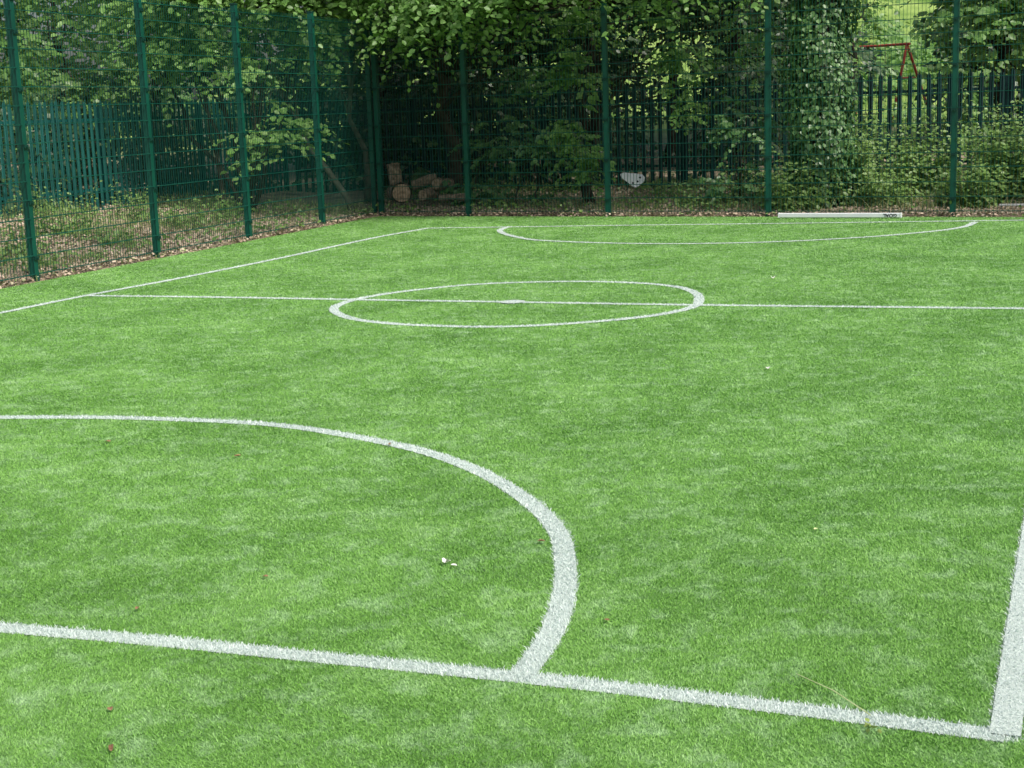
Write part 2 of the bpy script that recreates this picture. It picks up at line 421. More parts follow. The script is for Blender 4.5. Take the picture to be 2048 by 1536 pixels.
# ------------------------------------------------------------ foliage
def unit(a): return a / (np.linalg.norm(a, axis=-1, keepdims=True) + 1e-9)
TL = np.array([(0, 0, 0), (.30, .36, .05), (.68, .30, .03), (1, 0, -.10), (.68, -.30, .03), (.30, -.36, .05)])
FL = np.array([(0, 3, 2, 1), (0, 5, 4, 3)])
TD = np.array([(0, 0, 0), (.45, .36, .0), (1, 0, -.08), (.45, -.36, .0)])
FD = np.array([(0, 2, 1), (0, 3, 2)])
def leafmesh(P, D, N, s, tint, simple=False, wid=1.0):
    T, FF = (TD, FD) if simple else (TL, FL)
    D = unit(D); N = unit(N); B = unit(np.cross(N, D)); N = np.cross(D, B)
    s = s[:, None, None]
    V = P[:, None, :] + s * (T[None, :, 0:1] * D[:, None] + wid * T[None, :, 1:2] * B[:, None] + T[None, :, 2:3] * N[:, None])
    n = len(P); k = len(T)
    F = (np.arange(n)[:, None, None] * k + FF[None]).reshape(-1, FF.shape[1])
    return V.reshape(-1, 3), F, np.repeat(tint, k)
def sprays(O, U, L, k, s, simple=False, droop=.35, up=1.0):
    n = len(O); t = (np.arange(k) + .7) / k
    U = unit(U)
    P = O[:, None] + U[:, None] * (L[:, None, None] * t[None, :, None])
    P[:, :, 2] -= droop * L[:, None] * t[None] ** 2
    side = np.where(np.arange(k) % 2 == 0, 1, -1)[None, :]
    ang = side * rng.uniform(.5, 1.3, (n, k))
    ca, sa = np.cos(ang), np.sin(ang)
    Ux, Uy = U[:, None, 0], U[:, None, 1]
    D = np.stack([Ux * ca - Uy * sa, Ux * sa + Uy * ca, -.35 + rng.normal(0, .3, (n, k)) + 0 * Ux], -1)
    N = np.stack([rng.normal(0, .45, (n, k)) + .15, rng.normal(0, .45, (n, k)) - .8, np.full((n, k), up)], -1)
    sz = s * rng.uniform(.6, 1.2, (n, k))
    ti = np.clip(rng.uniform(0, 1, (n, 1)) * .6 + rng.uniform(0, 1, (n, k)) * .4, 0, 1)
    return leafmesh(P.reshape(-1, 3), D.reshape(-1, 3), N.reshape(-1, 3), sz.ravel(), ti.ravel(), simple)
TOT = [0]
def crown(ell, s, parent, mat, simple=False, k=11, name='crown', spl=(.45, .85), cr=.5, per=11, dens=1.0, droop=.35):
    O = []; U = []
    for (cx, cy, cz, rx, ry, rz) in ell:
        vol = 4.19 * rx * ry * rz
        nc = max(3, int(vol * .95 * dens))
        q = unit(rng.normal(size=(nc, 3))) * (rng.uniform(0, 1, (nc, 1)) ** .42)
        c_ = q * np.array([rx, ry, rz]) + np.array([cx, cy, cz])
        o = np.repeat(c_, per, 0) + rng.normal(0, cr * .5, (nc * per, 3))
        u = rng.normal(size=(nc * per, 3)) * np.array([1, 1, .35]) + np.repeat(q, per, 0) * .8
        O.append(o); U.append(u)
    O = np.concatenate(O); U = np.concatenate(U)
    O[:, 2] = np.maximum(O[:, 2], .25)
    TOT[0] += len(O) * k
    V, F, t = sprays(O, U, rng.uniform(*spl, len(O)), k, s, simple, droop)
    return arr(name, V, F, mat, parent, tint=t)
def branch_pts(a, b_, n=6, wob=.12):
    a = Vector(a); b_ = Vector(b_); L = (b_ - a).length; out = []
    for i in range(n + 1):
        t = i / n; q = a.lerp(b_, t)
        if 0 < i < n: q += Vector((random.uniform(-1, 1), random.uniform(-1, 1), random.uniform(-.4, .4))) * wob * L / n
        out.append(q)
    return out
def tree(name, px, D, label, ell, s, mat, tr=.13, th=5.0, bark=m_bark, stems=1, cat='tree', group=None, simple=False, dens=1.0, lean=None, x=None, **kw):
    x = gx(px, D) if x is None else x
    z = float(gz(np.array(x), np.array(D)))
    root = thing(name, Vector((x, D, z)), label, cat, group)
    m1 = MB()
    for si in range(stems):
        bx, by = x + (random.uniform(-.25, .25) if stems > 1 else 0), D + (random.uniform(-.2, .2) if stems > 1 else 0)
        e = ell[si % len(ell)] if stems > 1 else None
        top = Vector((x + (random.uniform(-.4, .4)), D + random.uniform(-.3, .3), th)) if e is None else Vector((e[0], e[1], e[2] + .3 * e[5]))
        if lean: top = Vector((x + lean[0], D + lean[1], th))
        P = branch_pts((bx, by, z - .15), top, 9, .25)
        rs = [tr * (1.35 if i == 0 else 1) * (1 - .75 * i / 9) for i in range(10)]
        m1.tube(P, rs, 8, wob=.08)
        for e in ell:
            if stems > 1 and e is not ell[si % len(ell)]: continue
            for _ in range(3):
                st = P[random.randint(3, 7)]
                tg = Vector((e[0] + random.uniform(-.7, .7) * e[3], e[1] + random.uniform(-.7, .7) * e[4], e[2] + random.uniform(-.5, .9) * e[5]))
                bpnt = branch_pts(st, tg, 5, .3)
                m1.tube(bpnt, [tr * .3 * (1 - .85 * i / 5) + .004 for i in range(6)], 5)
    m1.build('trunk', bark, root, smooth=True)
    if ell: crown(ell, s, root, mat, simple, dens=dens, **kw)
    return root
def E(px, D, z, rx, ry, rz): return (gx(px, D), D, z, rx, ry, rz)

# front trees overhanging the back fence
tree('hazel_tree', 905, 25.8, 'leafy tree hanging fresh green branches over the middle of the back fence',
     [E(780, 24.6, 4.2, 1.3, 1.0, 1.2), E(920, 23.4, 4.05, 1.7, .9, 1.2), E(1090, 22.5, 3.95, 1.5, .8, 1.05), E(1290, 22.1, 4.0, 1.4, .8, 1.0), E(1450, 21.9, 4.2, 1.0, .8, .95), E(1000, 25.5, 5.0, 3.2, 2.0, 1.3), E(1130, 23.6, 3.1, .5, .4, .4)], .108, m_lime, tr=.14, th=5, dens=4.2, cr=.42)
tree('slim_leafy_tree', 1180, 24.3, 'slim leaf-covered tree standing behind the post right of the middle',
     [E(1160, 23.6, 2.5, .42, .3, .7), E(1150, 23.5, 1.6, .36, .28, .6), E(1180, 23.6, .85, .3, .25, .5), E(1345, 23.2, 2.75, .42, .3, .55), E(1365, 23.2, 2.1, .16, .2, .5)], .095, m_lime, tr=.09, th=3.6, dens=17, cr=.22, spl=(.2, .4))
tree('hazel_shrub', 470, 24.3, 'multi-stemmed shrub with layered pale green leaves behind the left mesh fence',
     [E(250, 25, 4.0, 1.3, 1.0, .8), E(400, 24.0, 3.9, 1.4, .9, 1.0), E(570, 24.0, 3.6, .9, .8, 1.1), E(410, 24.2, 2.95, .9, .6, .45), E(530, 23.6, 2.3, .55, .35, .6), E(545, 23.3, 1.2, .5, .35, .8), E(650, 24.6, 3.3, .5, .5, .7)], .11, m_lime, tr=.045, stems=7, dens=7.5, cr=.35, cat='shrub')
tree('leaning_tree', 705, 24.9, 'grey trunk leaning left in the shaded corner behind the left fence',
     [E(540, 25.2, 4.7, 1.0, .8, .7)], .12, m_mid, tr=.06, th=3.7, bark=m_greybark, lean=(-2.1, -.1), dens=2.4)
tree('ash_tree', 728, 26.6, 'dark grey slender tree behind the corner post', [E(760, 26.8, 4.3, 1.3, 1.0, 1.4)], .12, m_mid, tr=.06, th=5, bark=m_greybark, lean=(-.35, 0), dens=2.4)

# ivy clad tree
D = 22.3; x = gx(1632, D)
root = thing('ivy_clad_tree', Vector((x, D, .15)), 'tree trunk wrapped in glossy ivy right of the middle of the back fence', 'tree')
m1 = MB(); m1.tube([(x - .05, D, -.1), (x, D, 1), (x + .05, D, 2.5), (x + .1, D + .1, 4), (x + .2, D + .1, 7)], [.28, .22, .2, .17, .1], 12, wob=.06); m1.build('trunk', m_bark, root, smooth=True)
n = 15000; a = rng.uniform(0, 2 * np.pi, n); zz = rng.uniform(0, 5.0, n); rr = .31 + .08 * np.sin(zz * 2.3 + a) + .06 * np.sin(zz * 5 + 2 * a) + rng.uniform(-.13, .13, n) + .12 * np.exp(-zz * 1.5)
Pp = np.stack([x + .03 * zz + rr * np.cos(a) * 1.15, D + rr * np.sin(a), zz + .1], -1)
Dr = np.stack([np.cos(a) * .4 + rng.normal(0, .5, n), np.sin(a) * .4 + rng.normal(0, .4, n), -1 + rng.normal(0, .3, n)], -1)
Nn = np.stack([np.cos(a) + rng.normal(0, .35, n), np.sin(a) + rng.normal(0, .35, n), .65 + rng.normal(0, .35, n)], -1)
V, F, t = leafmesh(Pp, Dr, Nn, rng.uniform(.04, .085, n), rng.uniform(0, 1, n), wid=1.2); arr('ivy', V, F, m_ivy, root, tint=t)
crown([E(1600, 23.8, 5.0, 2.0, 1.4, 1.4), E(1530, 23.2, 3.5, .6, .7, .9), E(1490, 23.8, 2.4, .35, .4, .8)], .10, root, m_mid, dens=3.2)

# right-hand trees
tree('maple_tree', 2000, 25.4, 'broad-leaved tree behind the palisade fence at the right edge',
     [E(2010, 25.2, 3.7, 1.0, 1.1, 1.5), E(2030, 23.8, 2.3, .8, .5, .8), E(1905, 25.6, 3.6, .35, .5, .6), E(1935, 23.9, 1.6, .4, .3, .5)], .13, m_mid, tr=.12, th=5, dens=4.4, cr=.4)
tree('maple_tree', 2260, 24.5, 'second broad-leaved tree reaching in from beyond the right edge', [E(2250, 24.5, 3.6, 1.6, 1.2, 1.9)], .14, m_mid, tr=.12, th=5, dens=2.2)
tree('birch_tree', 1685, 27.5, 'thin tree with sparse leaves at the left side of the sunny gap', [E(1660, 28, 3.2, .6, .7, 1.6), E(1760, 27.5, 5.1, 1.2, 1, .6), E(1730, 28, 3.4, .35, .4, .6)], .10, m_lime, tr=.05, th=5, dens=2.2)
for px, D, z, r, lab in ((1670, 26.8, .9, .8, 'bright bush behind the palisade right of the ivy-clad trunk'), (1790, 27.6, .7, .9, 'bright bush behind the palisade below the swing frame'), (1890, 27.0, 1.1, .8, 'bright bush behind the palisade beside the right-hand post'), (1740, 33, 1.0, 1.5, 'pale bush on the slope left of the swing frame'), (1870, 34, 1.1, 1.5, 'pale bush on the slope right of the swing frame'), (1350, 42, .7, 2.0, 'pale bush seen through the palisade gap right of the slim tree')):
    tree('garden_bush', px, D, lab, [E(px, D, z * .8, r, .7, z)], .11, m_lime if D > 30 else m_mid, tr=.025, th=1, stems=3, cat='bush', group='bushes in the sunny gaps', simple=True, dens=3.5, cr=.35)

# trees beyond the left palisade
spec = [(-60, 28, 'tall tree beyond the palisade at the left edge', m_mid), (120, 31, 'low tree behind the left palisade fence below the pale sky gap', m_mid),
        (330, 33, 'dense tree behind the palisade with layered mid-green foliage', m_mid), (500, 34, 'dark tree behind the pale green shrub', m_shadeleaf)]
for px, D, lab, mt in spec:
    lo_ = px == 120
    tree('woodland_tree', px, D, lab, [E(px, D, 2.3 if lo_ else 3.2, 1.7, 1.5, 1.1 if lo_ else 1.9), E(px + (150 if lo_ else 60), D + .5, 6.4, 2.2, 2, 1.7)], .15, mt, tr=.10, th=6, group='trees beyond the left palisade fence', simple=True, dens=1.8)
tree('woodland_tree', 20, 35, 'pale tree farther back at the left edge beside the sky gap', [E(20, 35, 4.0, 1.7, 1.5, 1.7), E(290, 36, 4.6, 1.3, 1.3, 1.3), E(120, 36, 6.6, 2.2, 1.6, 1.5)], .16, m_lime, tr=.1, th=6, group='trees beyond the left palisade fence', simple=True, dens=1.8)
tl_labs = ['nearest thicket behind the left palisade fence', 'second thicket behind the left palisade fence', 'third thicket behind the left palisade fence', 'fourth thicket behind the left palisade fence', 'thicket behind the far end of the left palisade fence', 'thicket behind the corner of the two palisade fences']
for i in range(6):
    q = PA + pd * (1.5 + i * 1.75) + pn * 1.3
    tree('thicket', 0, q.y, tl_labs[i], [(q.x, q.y, .8, 1.05, .8, 1.0), (q.x + .2, q.y + .2, 1.7, .8, .7, .55)], .12, m_shadeleaf, tr=.03, th=1.2, stems=2, cat='bush', group='thickets behind the left palisade', simple=True, dens=5, cr=.35, x=q.x)
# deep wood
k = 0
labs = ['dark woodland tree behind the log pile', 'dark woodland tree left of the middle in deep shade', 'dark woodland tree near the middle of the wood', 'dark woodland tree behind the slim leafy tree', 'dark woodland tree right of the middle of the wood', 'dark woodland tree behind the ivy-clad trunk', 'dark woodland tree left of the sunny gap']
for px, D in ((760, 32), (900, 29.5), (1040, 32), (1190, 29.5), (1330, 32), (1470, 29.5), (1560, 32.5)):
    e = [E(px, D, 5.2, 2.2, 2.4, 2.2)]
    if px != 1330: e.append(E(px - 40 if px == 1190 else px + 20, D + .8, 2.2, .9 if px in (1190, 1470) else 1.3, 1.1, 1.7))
    tree('woodland_tree', px, D, labs[k], e, .15, m_shadeleaf, tr=.12, th=6, group='trees in the dark wood behind the back fence', simple=True, dens=1.6)
    k += 1
# dark thickets around the back palisade
th = [(720, 28.6, 1.3, 'dark thicket in the far corner behind the log pile', m_shadeleaf), (860, 28.0, 1.4, 'dark thicket behind the palisade right of the log pile', m_shadeleaf), (1000, 27.4, 1.4, 'dark thicket behind the palisade left of the slim tree', m_shadeleaf),
      (1110, 26.6, 1.4, 'dark thicket directly behind the slim tree', m_shadeleaf), (1200, 26.4, 1.3, 'dark thicket behind the third back post', m_shadeleaf), (1470, 25.9, 1.4, 'dark thicket behind the palisade right of the middle', m_shadeleaf),
      (1560, 25.6, 1.5, 'dark thicket behind the palisade beside the ivy-clad trunk', m_shadeleaf)]
for px, D, z, lab, mt in th:
    rx = .55 if px in (1200, 1470) else .85
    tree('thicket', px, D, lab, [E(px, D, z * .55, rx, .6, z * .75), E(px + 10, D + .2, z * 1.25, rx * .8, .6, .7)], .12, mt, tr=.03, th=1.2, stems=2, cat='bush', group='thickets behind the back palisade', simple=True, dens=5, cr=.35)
for px, D, z, lab in ((950, 25.1, .8, 'shaded bush behind the fence left of the middle'), (1050, 24.3, 1.3, 'shaded bush with drooping leaves left of the slim tree'), (1475, 22.9, 1.2, 'shaded bush between the third and fourth back posts')):
    tree('understorey_bush', px, D, lab, [E(px, D, z * .55, .5, .35, z * .6), E(px + 20, D, z * 1.2, .35, .3, .5)], .10, m_ivy, tr=.02, th=1, stems=2, cat='bush', dens=5, cr=.3, spl=(.25, .5))
ell = []
for px in range(640, 1640, 80):
    if not (1260 < px < 1420): ell.append(E(px, 37 + rng.uniform(-1, 1), 2.0, .9 if 1200 < px < 1470 else 1.5, 1.4, 2.2))
    ell.append(E(px + 30, 38, 5.8, 1.9, 1.8, 2.0))
for px in range(1960, 2300, 110): ell.append(E(px, 35, 2.2, 1.3, 1.4, 2.2)); ell.append(E(px, 36, 6, 1.5, 1.5, 2.4))
o = crown(ell, .2, None, m_shadeleaf, True, name='distant_wood', dens=1.5, k=10, per=10)
tag(o, 'dense dark wood closing the view behind the trees', 'wood', kind='stuff')
ell = []
for px in range(-200, 640, 110): ell.append(E(px, 46, 1.6, 2.6, 1.8, 1.8))
o = crown(ell, .2, None, m_mid, True, name='distant_hedge', dens=.9, k=9, per=9)
tag(o, 'far line of greenery behind the trees on the left', 'hedge', kind='stuff')
ell = []
for i in range(26):
    yy = rng.uniform(44, 66); xx = gx(rng.uniform(1560, 2000), yy); ell.append((xx, yy, float(gz(np.array(xx), np.array(yy))) + .3, 1.6, 1.2, .8))
o = crown(ell, .22, None, m_lime, True, name='hillside_scrub', dens=1.6, k=9, per=9)
tag(o, 'bright scrub covering the sunny slope behind the swing frame', 'scrub', kind='stuff')
print('leaves', TOT)

# ------------------------------------------------------------ undergrowth
def clump(px, D, h, rad, ns, label, mat=m_nettle, ls=.09, name='nettle_clump', cat='plant', group='weeds behind the back fence'):
    x0 = gx(px, D); z0 = float(gz(np.array(x0), np.array(D)))
    root = thing(name, Vector((x0, D, z0)), label, cat, group)
    m1 = MB(); P = []; Dd = []; Nn = []; Sz = []; T = []
    for i in range(ns):
        a = random.uniform(0, 6.28); r = rad * math.sqrt(random.random())
        b_ = Vector((x0 + r * math.cos(a), D + r * .7 * math.sin(a), z0 - .05)); hh = h * random.uniform(.4, 1.1) * (1 - .35 * r / rad)
        tp = b_ + Vector((random.uniform(-.35, .35) * hh + .3 * r * math.cos(a), random.uniform(-.3, .3) * hh, hh))
        pts = branch_pts(b_, tp, 4, .12); m1.tube(pts, [.006, .005, .004, .003, .002], 4, cap=False)
        nl = int(hh / .06); tt = random.random()
        for j in range(nl):
            t = .15 + .85 * j / nl; q = b_.lerp(tp, t); an = j * 1.57 + random.uniform(-.6, .6)
            for s in (0, math.pi):
                dv = (math.cos(an + s), math.sin(an + s), random.uniform(-.6, .35))
                off = Vector(dv) * random.uniform(0, .07)
                P.append(tuple(q + off)); Dd.append(dv); Nn.append((random.gauss(0, .35), random.gauss(0, .35) - .6, 1)); Sz.append(ls * random.uniform(.6, 1.25) * (1.15 - .5 * t)); T.append(.5 * tt + .5 * random.random())
    m1.build('stems', m_stem, root)
    V, F, t = leafmesh(np.array(P), np.array(Dd), np.array(Nn), np.array(Sz), np.array(T), wid=.9); arr('foliage', V, F, mat, root, tint=t)
cl = [(1585, 21.9, 1.1, .4, 50, 'nettle clump at the foot of the ivy-clad tree'),
      (1700, 22.4, 1.65, .42, 90, 'tall pale nettles right of the ivy-clad trunk'),
      (1765, 21.9, .85, .5, 70, 'leafy weeds below the palisade, middle of the sunny gap'),
      (1840, 22.4, 1.4, .38, 75, 'leafy weeds left of the right-hand post'),
      (1950, 21.3, .95, .45, 70, 'bushy weeds just right of the right-hand post'),
      (2020, 21.7, 1.75, .55, 120, 'tall leafy bush of weeds at the right edge'),
      (2130, 21.0, 1.3, .5, 60, 'weeds beyond the right edge'),
      (1490, 23.0, .9, .45, 30, 'shaded weeds left of the ivy-clad tree'),
      (1410, 23.4, .6, .4, 26, 'low weeds behind the middle of the third fence panel'),
      (1325, 24.2, .45, .4, 18, 'low weeds beside the white plastic piece')]
for c_ in cl: clump(*c_, ls=.10)
for px, D, h, rd, ns, lab in ((10, 18.0, .9, .35, 26, 'weeds at the foot of the first post on the left'), (110, 20.4, 1.1, .35, 24, 'tall straggly weeds in front of the left palisade'), (250, 22.6, .8, .35, 26, 'weeds between the first two left posts'), (345, 21.6, .7, .35, 22, 'weeds by the second left post'), (170, 17.75, .35, .14, 20, 'small pale green weed near the left fence foot'), (430, 23.0, .6, .35, 30, 'weeds below the layered shrub'), (215, 19.6, .6, .2, 20, 'thin pale weed halfway between the first two left posts'), (60, 16.9, .35, .14, 20, 'low weed just left of the first post')):
    clump(px, D, h, rd, ns, lab, m_nettle, .075, 'weed_clump', 'plant', 'weeds behind the left fence')
# litter, ivy and wild grass between the fences
def strip_points(n, dmax, bias=1.0):
    a = rng.uniform(-14, .6, n); d1 = rng.uniform(0, 1, n) ** bias * dmax + .02
    q1 = np.stack([CORNER.x + ld.x * a + ln.x * (d1 - EDGE), CORNER.y + ld.y * a + ln.y * (d1 - EDGE)], -1)
    a = rng.uniform(-1, 13, n); d2 = rng.uniform(0, 1, n) ** bias * dmax + .02
    q2 = np.stack([CORNER.x + bd.x * a + bn.x * (d2 - EDGE), CORNER.y + bd.y * a + bn.y * (d2 - EDGE)], -1)
    q = np.concatenate([q1, q2]); return q[outd(q[:, 0], q[:, 1]) > .0]
def flat(q, zlo, zhi, slo, shi, tint, mat, name, label, cat, wid=1.1):
    n = len(q)
    P3 = np.stack([q[:, 0], q[:, 1], gz(q[:, 0], q[:, 1]) + rng.uniform(zlo, zhi, n)], -1)
    V, F, t = leafmesh(P3, rng.normal(size=(n, 3)) * np.array([1, 1, .35]), np.stack([rng.normal(0, .5, n), rng.normal(0, .5, n) - .4, np.ones(n)], -1), rng.uniform(slo, shi, n), tint(n), wid=wid)
    tag(arr(name, V, F, mat, tint=t), label, cat, kind='stuff')
def patchy(q, sc=1.1, th=-.1):
    v = np.sin(q[:, 0] * sc * 1.7 + 2 * np.sin(q[:, 1] * sc)) + np.sin(q[:, 1] * sc * 1.3 + q[:, 0] * .6) + rng.normal(0, .5, len(q))
    return q[v > th]
flat(strip_points(42000, 4.0, 1.15), .003, .06, .02, .055, lambda n: np.clip(rng.normal(.45, .26, n), 0, 1), m_litter, 'leaf_litter', 'fine pale brown fallen leaves along the fence foot', 'leaf litter')
def grassblades(q, hmin, hmax, w, mat, name, label):
    n = len(q); z = gz(q[:, 0], q[:, 1]); h = rng.uniform(hmin, hmax, n) * rng.uniform(.4, 1, n); a = rng.uniform(0, 6.28, n)
    lx, ly = rng.normal(0, .55, n) * h, rng.normal(0, .55, n) * h
    c_, s_ = np.cos(a) * w / 2, np.sin(a) * w / 2
    V = np.stack([np.stack([q[:, 0] - c_, q[:, 1] - s_, z - .02], -1), np.stack([q[:, 0] + c_, q[:, 1] + s_, z - .02], -1),
                  np.stack([q[:, 0] + c_ * .8 + lx * .4, q[:, 1] + s_ * .8 + ly * .4, z + h * .6], -1), np.stack([q[:, 0] - c_ * .8 + lx * .4, q[:, 1] - s_ * .8 + ly * .4, z + h * .6], -1),
                  np.stack([q[:, 0] + lx, q[:, 1] + ly, z + h * .95], -1)], 1).reshape(-1, 3)
    k = np.arange(n)[:, None] * 5
    F = np.concatenate([k + np.array([[0, 1, 2]]), k + np.array([[0, 2, 3]]), k + np.array([[3, 2, 4]])])
    tag(arr(name, V, F, mat, tint=np.repeat(rng.uniform(0, 1, n), 5)), label, 'grass', kind='stuff')
q = strip_points(20000, 4.2, .9); q = q[outd(q[:, 0], q[:, 1]) > .3]; q = patchy(q, 1.3, .2)
grassblades(q, .08, .36, .008, m_dryg, 'wild_grass', 'rough green and straw coloured grass between the fences')
q = patchy(strip_points(3500, .7, 1), 2.0, .3); grassblades(q, .03, .12, .008, m_dryg, 'edge_grass', 'short tufts of grass along the turf edge')
flat(patchy(strip_points(14000, 4.5, .9), 1.9, .5), .02, .2, .035, .08, lambda n: rng.uniform(0, 1, n), m_nettle, 'ground_cover', 'low leafy ground cover between the fences', 'ground cover', 1.2)

# ------------------------------------------------------------ logs
def log(px, py, D, L, r, dirv, label):
    c_ = atY(px, py, D); dv = Vector(dirv).normalized()       # centre of the end nearest the pitch
    a = c_; b_ = c_ + dv * L
    root = thing('cut_log', c_, label, 'log', 'log pile in the far corner')
    m1 = MB(); pts = branch_pts(a, b_, 5, .05); m1.tube(pts, [r * random.uniform(.92, 1.08) for _ in pts], 14, cap=False, wob=.09)
    m1.build('bark', m_logbark, root, smooth=False)
    for e, s in ((a, -1), (b_, 1)):
        m2 = MB(); m2.tube([e - dv * s * .03, e + dv * s * .006], r * .9, 14, wob=.05); m2.build('cut_face', m_logend, root)
log(803, 386, 25.1, .5, .17, (-.25, 1, .0), 'thick log with its round cut end facing the pitch, lower left of the pile')
log(792, 368, 25.35, .34, .11, (-.12, .1, 1), 'upright log standing on the thick log at the left of the pile')
log(845, 391, 25.1, .4, .10, (.55, .85, .05), 'medium log with its cut end showing in the middle of the pile')
log(826, 371, 25.4, .42, .085, (.95, -.1, .30), 'rough log leaning up to the right across the middle of the pile')
log(872, 368, 25.2, .34, .105, (.65, .7, -.10), 'short thick log at the upper right of the pile')
log(880, 396, 24.9, .45, .06, (.97, -.22, .03), 'thin log lying along the right foot of the pile')

# ------------------------------------------------------------ white plastic piece in the weeds
Dp = 23.7
outl = [(1240, 349), (1247, 346), (1270, 348), (1284, 350), (1289, 356), (1288, 363), (1279, 371), (1272, 375), (1265, 373), (1254, 364), (1243, 356)]
pts = [atY(a, b_, Dp - (376 - b_) * -.006) for a, b_ in outl]
root = thing('plastic_panel', atY(1268, 376, Dp), 'white rounded plastic panel with small holes stuck in the weeds behind the back fence', 'panel')
m1 = MB(); n = len(pts); bk = [q_ + Vector((.01, .035, .01)) for q_ in pts]
m1.add(pts + bk, [tuple(range(n - 1, -1, -1)), tuple(range(n, 2 * n))] + [(i, (i + 1) % n, n + (i + 1) % n, n + i) for i in range(n)])
m1.build('panel', m_wp, root, bevel=.006)
for a, b_ in ((1280, 355), (1275, 363), (1266, 366)):
    c_ = atY(a, b_, Dp + (376 - b_) * .006) + Vector((0, -.012, 0)); m1 = MB(); m1.tube([c_, c_ + Vector((0, .02, 0))], .018, 10); m1.build('hole', m_black, root)

# ------------------------------------------------------------ goal bar lying on the turf edge
A = Vector((*gp(1557, 437), 0)); B = Vector((*gp(1803, 437), 0)); ex = (B - A).normalized(); ey = Vector((-ex.y, ex.x, 0)); L = (B - A).length
c_ = (A + B) / 2
root = thing('goal_crossbar', Vector((c_.x, c_.y, 0)), 'white goal crossbar lying on the turf at the foot of the back fence', 'crossbar')
m1 = MB(); m1.box((c_.x, c_.y, .045), ex, ey, Z, L - .04, .06, .064); m1.build('bar', m_wp, root, bevel=.01)
for s in (-1, 1):
    q_ = c_ + ex * (s * (L / 2 - .008)); m1 = MB(); m1.box((q_.x, q_.y, .045), ex, ey, Z, .022, .066, .070); m1.build('end_cap', m_wp, root, bevel=.006)
cu = bpy.data.curves.new('lettering', 'FONT'); cu.body = 'GOAL'; cu.size = .068; cu.extrude = .001; cu.align_x = 'CENTER'; cu.align_y = 'CENTER'; cu.offset = .0015
to = bpy.data.objects.new('tmp', cu); COL.objects.link(to); bpy.context.view_layer.update()
me = bpy.data.meshes.new_from_object(to.evaluated_get(bpy.context.evaluated_depsgraph_get())); bpy.data.objects.remove(to)
tc = c_ + ex * (L / 2 - .15) - ey * .032 + Z * .045
for v in me.vertices:
    q_ = tc - ex * v.co.x - Z * v.co.y - ey * v.co.z; v.co = q_ - root.location
me.name = 'lettering'; me.materials.clear(); link('lettering', me, m_black, root)
A = Vector((*gp(1998, 413, .1), 0)); B = Vector((*gp(2200, 411, .1), 0)); ex = (B - A).normalized(); ey = Vector((-ex.y, ex.x, 0)); c_ = (A + B) / 2
m1 = MB(); m1.box((c_.x, c_.y, .12), ex, ey, Z, (B - A).length, .05, .03)
tag(m1.build('white_rail', m_wp2, bevel=.008), 'weathered white rail lying behind the back fence at the right edge', 'rail')

# ------------------------------------------------------------ swing set on the slope
D = 39.5; pr = atY(1814, 88, D); zg = float(gz(np.array(pr.x), np.array(D)))
root = thing('swing_set', Vector((pr.x - 1, D, zg)), 'red tubular swing frame on the sunny slope beyond the palisade', 'swing')
ax = Vector((.62, -.78, 0)).normalized(); ap = Vector((.78, .62, 0))
pl_ = pr - ax * 2.2
m1 = MB(); m1.tube([pl_ - ax * .1, pr + ax * .1], .034, 10); m1.build('top_bar', m_red, root)
for e in (pl_, pr):
    for s in (-1, 1):
        f = Vector((e.x, e.y, 0)) + ap * (s * 1.0) + (ax * .2 if e is pr else ax * -.2); f.z = float(gz(np.array(f.x), np.array(f.y))) - .05
        m1 = MB(); m1.tube([e, f], .036, 10); m1.build('leg', m_red, root)
    m1 = MB(); h = zg + (e.z - zg) * .62; k_ = .38
    m1.tube([Vector((e.x, e.y, h)) + ap * (1.0 * k_), Vector((e.x, e.y, h)) - ap * (1.0 * k_)], .022, 8); m1.build('cross_brace', m_red, root)
for t_ in (.35, .6):
    q_ = pl_.lerp(pr, t_)
    for s in (-.2, .2):
        m1 = MB(); m1.tube([q_ + ax * s, Vector((q_.x, q_.y, zg + .5)) + ax * s], .008, 5); m1.build('chain', m_chain, root)
    m1 = MB(); m1.box((q_.x, q_.y, zg + .49), ax, ap, Z, .44, .18, .03); m1.build('swing_seat', m_black, root, bevel=.01)

# ------------------------------------------------------------ small litter on the pitch
def scrap(px, py, size, label, mat, name='fallen_leaf', cat='leaf', aspect=.6, curl=.3, lobes=0, seed=0):
    rnd = random.Random(seed); zt = .013; x, y = gp(px, py, zt); m1 = MB(); n = 12; a0 = rnd.uniform(0, 6.28)
    vs = [(x, y, zt)]
    for k in range(n):
        t = 2 * math.pi * k / n; rr = size / 2 * (1 + .25 * math.cos(lobes * t) + rnd.uniform(-.12, .12))
        u, v = rr * math.cos(t), rr * math.sin(t) * aspect
        vs.append((x + u * math.cos(a0) - v * math.sin(a0), y + u * math.sin(a0) + v * math.cos(a0), zt + curl * (v * v) / size * 4 + rnd.uniform(0, size * .12)))
    m1.add(vs, [(0, 1 + k, 1 + (k + 1) % n) for k in range(n)])
    o = m1.build(name, mat, smooth=False); tag(o, label, cat)
scrap(893, 1125, .036, 'crumpled white petal left of the foreground arc', m_petal, 'fallen_petal', 'petal', .7, .8, 3, 1)
scrap(907, 1131, .022, 'tiny cream scrap touching the crumpled white petal', m_petal, 'fallen_petal', 'petal', .5, .5, 0, 2)
scrap(1535, 737, .05, 'white petal alone on the turf right of the middle', m_petal, 'fallen_petal', 'petal', .7, .6, 2, 3)
scrap(1546, 556, .05, 'far white petal between the centre circle and the right edge', m_petal, 'fallen_petal', 'petal', .7, .5, 0, 4)
scrap(1143, 417, .05, 'small white scrap at the foot of the back fence', m_petal, 'paper_scrap', 'scrap', .7, .5, 0, 5)
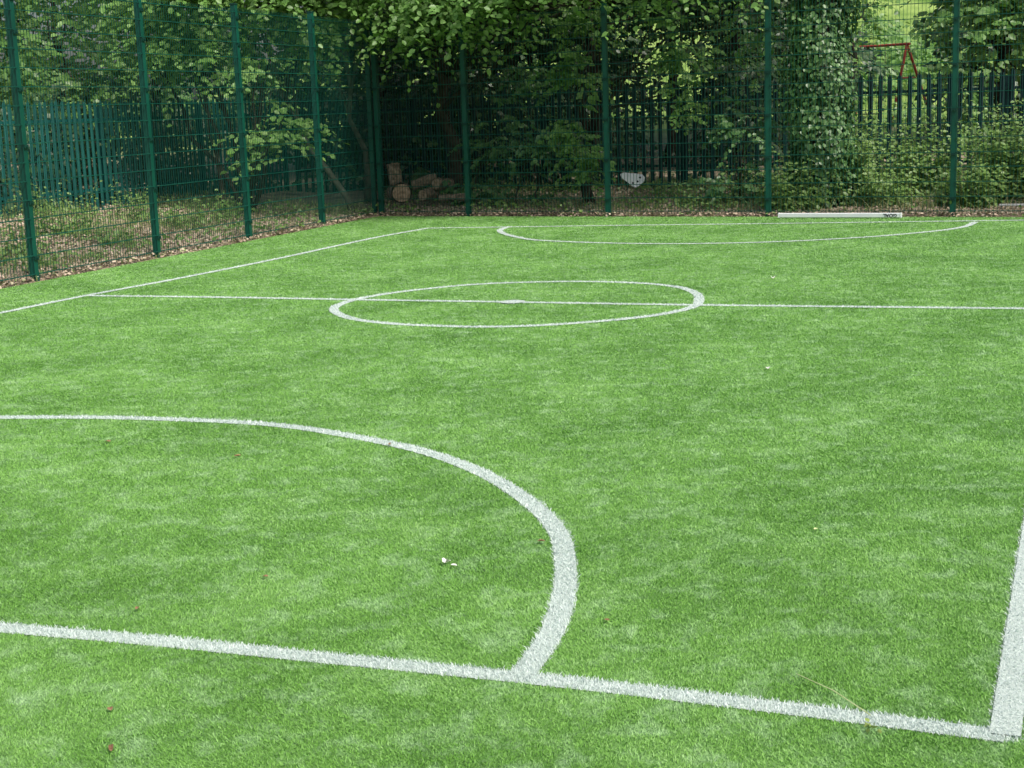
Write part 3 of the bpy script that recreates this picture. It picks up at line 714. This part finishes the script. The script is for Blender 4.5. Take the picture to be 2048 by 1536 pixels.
scrap(222, 1497, .034, 'tan curled leaf at the bottom left corner', m_brown, aspect=.5, curl=1, lobes=2, seed=6)
scrap(220, 1418, .022, 'dark purple-brown leaf bit just above the tan curled leaf', m_brown, seed=7)
scrap(275, 1216, .020, 'brown leaf bit on the turf above the near goal line at left', m_brown, seed=8)
scrap(531, 1153, .020, 'reddish leaf bit inside the foreground arc', m_brown, seed=9)
scrap(476, 912, .03, 'brown leaf bit just below the top of the foreground arc', m_brown, seed=10)
scrap(215, 883, .03, 'tan leaf bit near the left end of the foreground arc', m_brown, seed=11)
scrap(1082, 1082, .024, 'brown leaf at the inner edge of the foreground arc', m_brown, seed=12)
scrap(779, 888, .028, 'small dark leaf bit lying on the white foreground arc', m_brown, seed=13, aspect=.4)
scrap(1632, 1058, .018, 'yellowish leaf bit on the turf right of the arc', m_straw, seed=14)
scrap(1213, 1240, .018, 'tiny brown leaf bit right of the foreground arc', m_brown, seed=16)
a = gp(1593, 1345, .02); b_ = gp(1740, 1428, .02)
root = thing('grass_straw', Vector((a[0], a[1], .02)), 'long thin pale straw lying beside the near goal line', 'straw')
m1 = MB(); mid = ((a[0] + b_[0]) / 2 + .006, (a[1] + b_[1]) / 2 + .010, .022); m1.tube([(a[0], a[1], .016), mid, (b_[0], b_[1], .018)], [.0011, .0017, .0019], 5); m1.build('stalk', m_straw, root)
s_ = gp(1744, 1452, .02)
V, F, t = leafmesh(np.array([[s_[0] + random.uniform(-.012, .012), s_[1] + random.uniform(-.02, .02), .015 + random.uniform(0, .010)] for _ in range(14)]), rng.normal(size=(14, 3)), rng.normal(size=(14, 3)) + np.array([0, 0, 1.2]), rng.uniform(.008, .018, 14), rng.uniform(0, 1, 14))
tag(arr('seed_sprig', V, F, m_sprig, tint=t), 'small yellow-green sprig lying on the near goal line', 'sprig')

# ------------------------------------------------------------ light
w = bpy.data.worlds.new('World'); S.world = w; w.use_nodes = True
bg = w.node_tree.nodes['Background']; sky = w.node_tree.nodes.new('ShaderNodeTexSky'); sky.sky_type = 'NISHITA'; sky.sun_disc = False
el, az = R(54), R(138)
sky.sun_elevation = el; sky.sun_rotation = az; sky.dust_density = 5.0; sky.air_density = 1.0; sky.ozone_density = 1.0
w.node_tree.links.new(sky.outputs[0], bg.inputs[0]); bg.inputs[1].default_value = .15
sl = bpy.data.lights.new('sun', 'SUN'); sl.energy = 3.1; sl.angle = R(8); sl.color = (1, .96, .9)
so = bpy.data.objects.new('sun', sl); COL.objects.link(so)
sv = Vector((math.cos(el) * math.sin(az), math.cos(el) * math.cos(az), math.sin(el)))
so.rotation_euler = sv.to_track_quat('Z', 'Y').to_euler()
S.view_settings.view_transform = 'Standard'; S.view_settings.look = 'None'; S.view_settings.exposure = 0
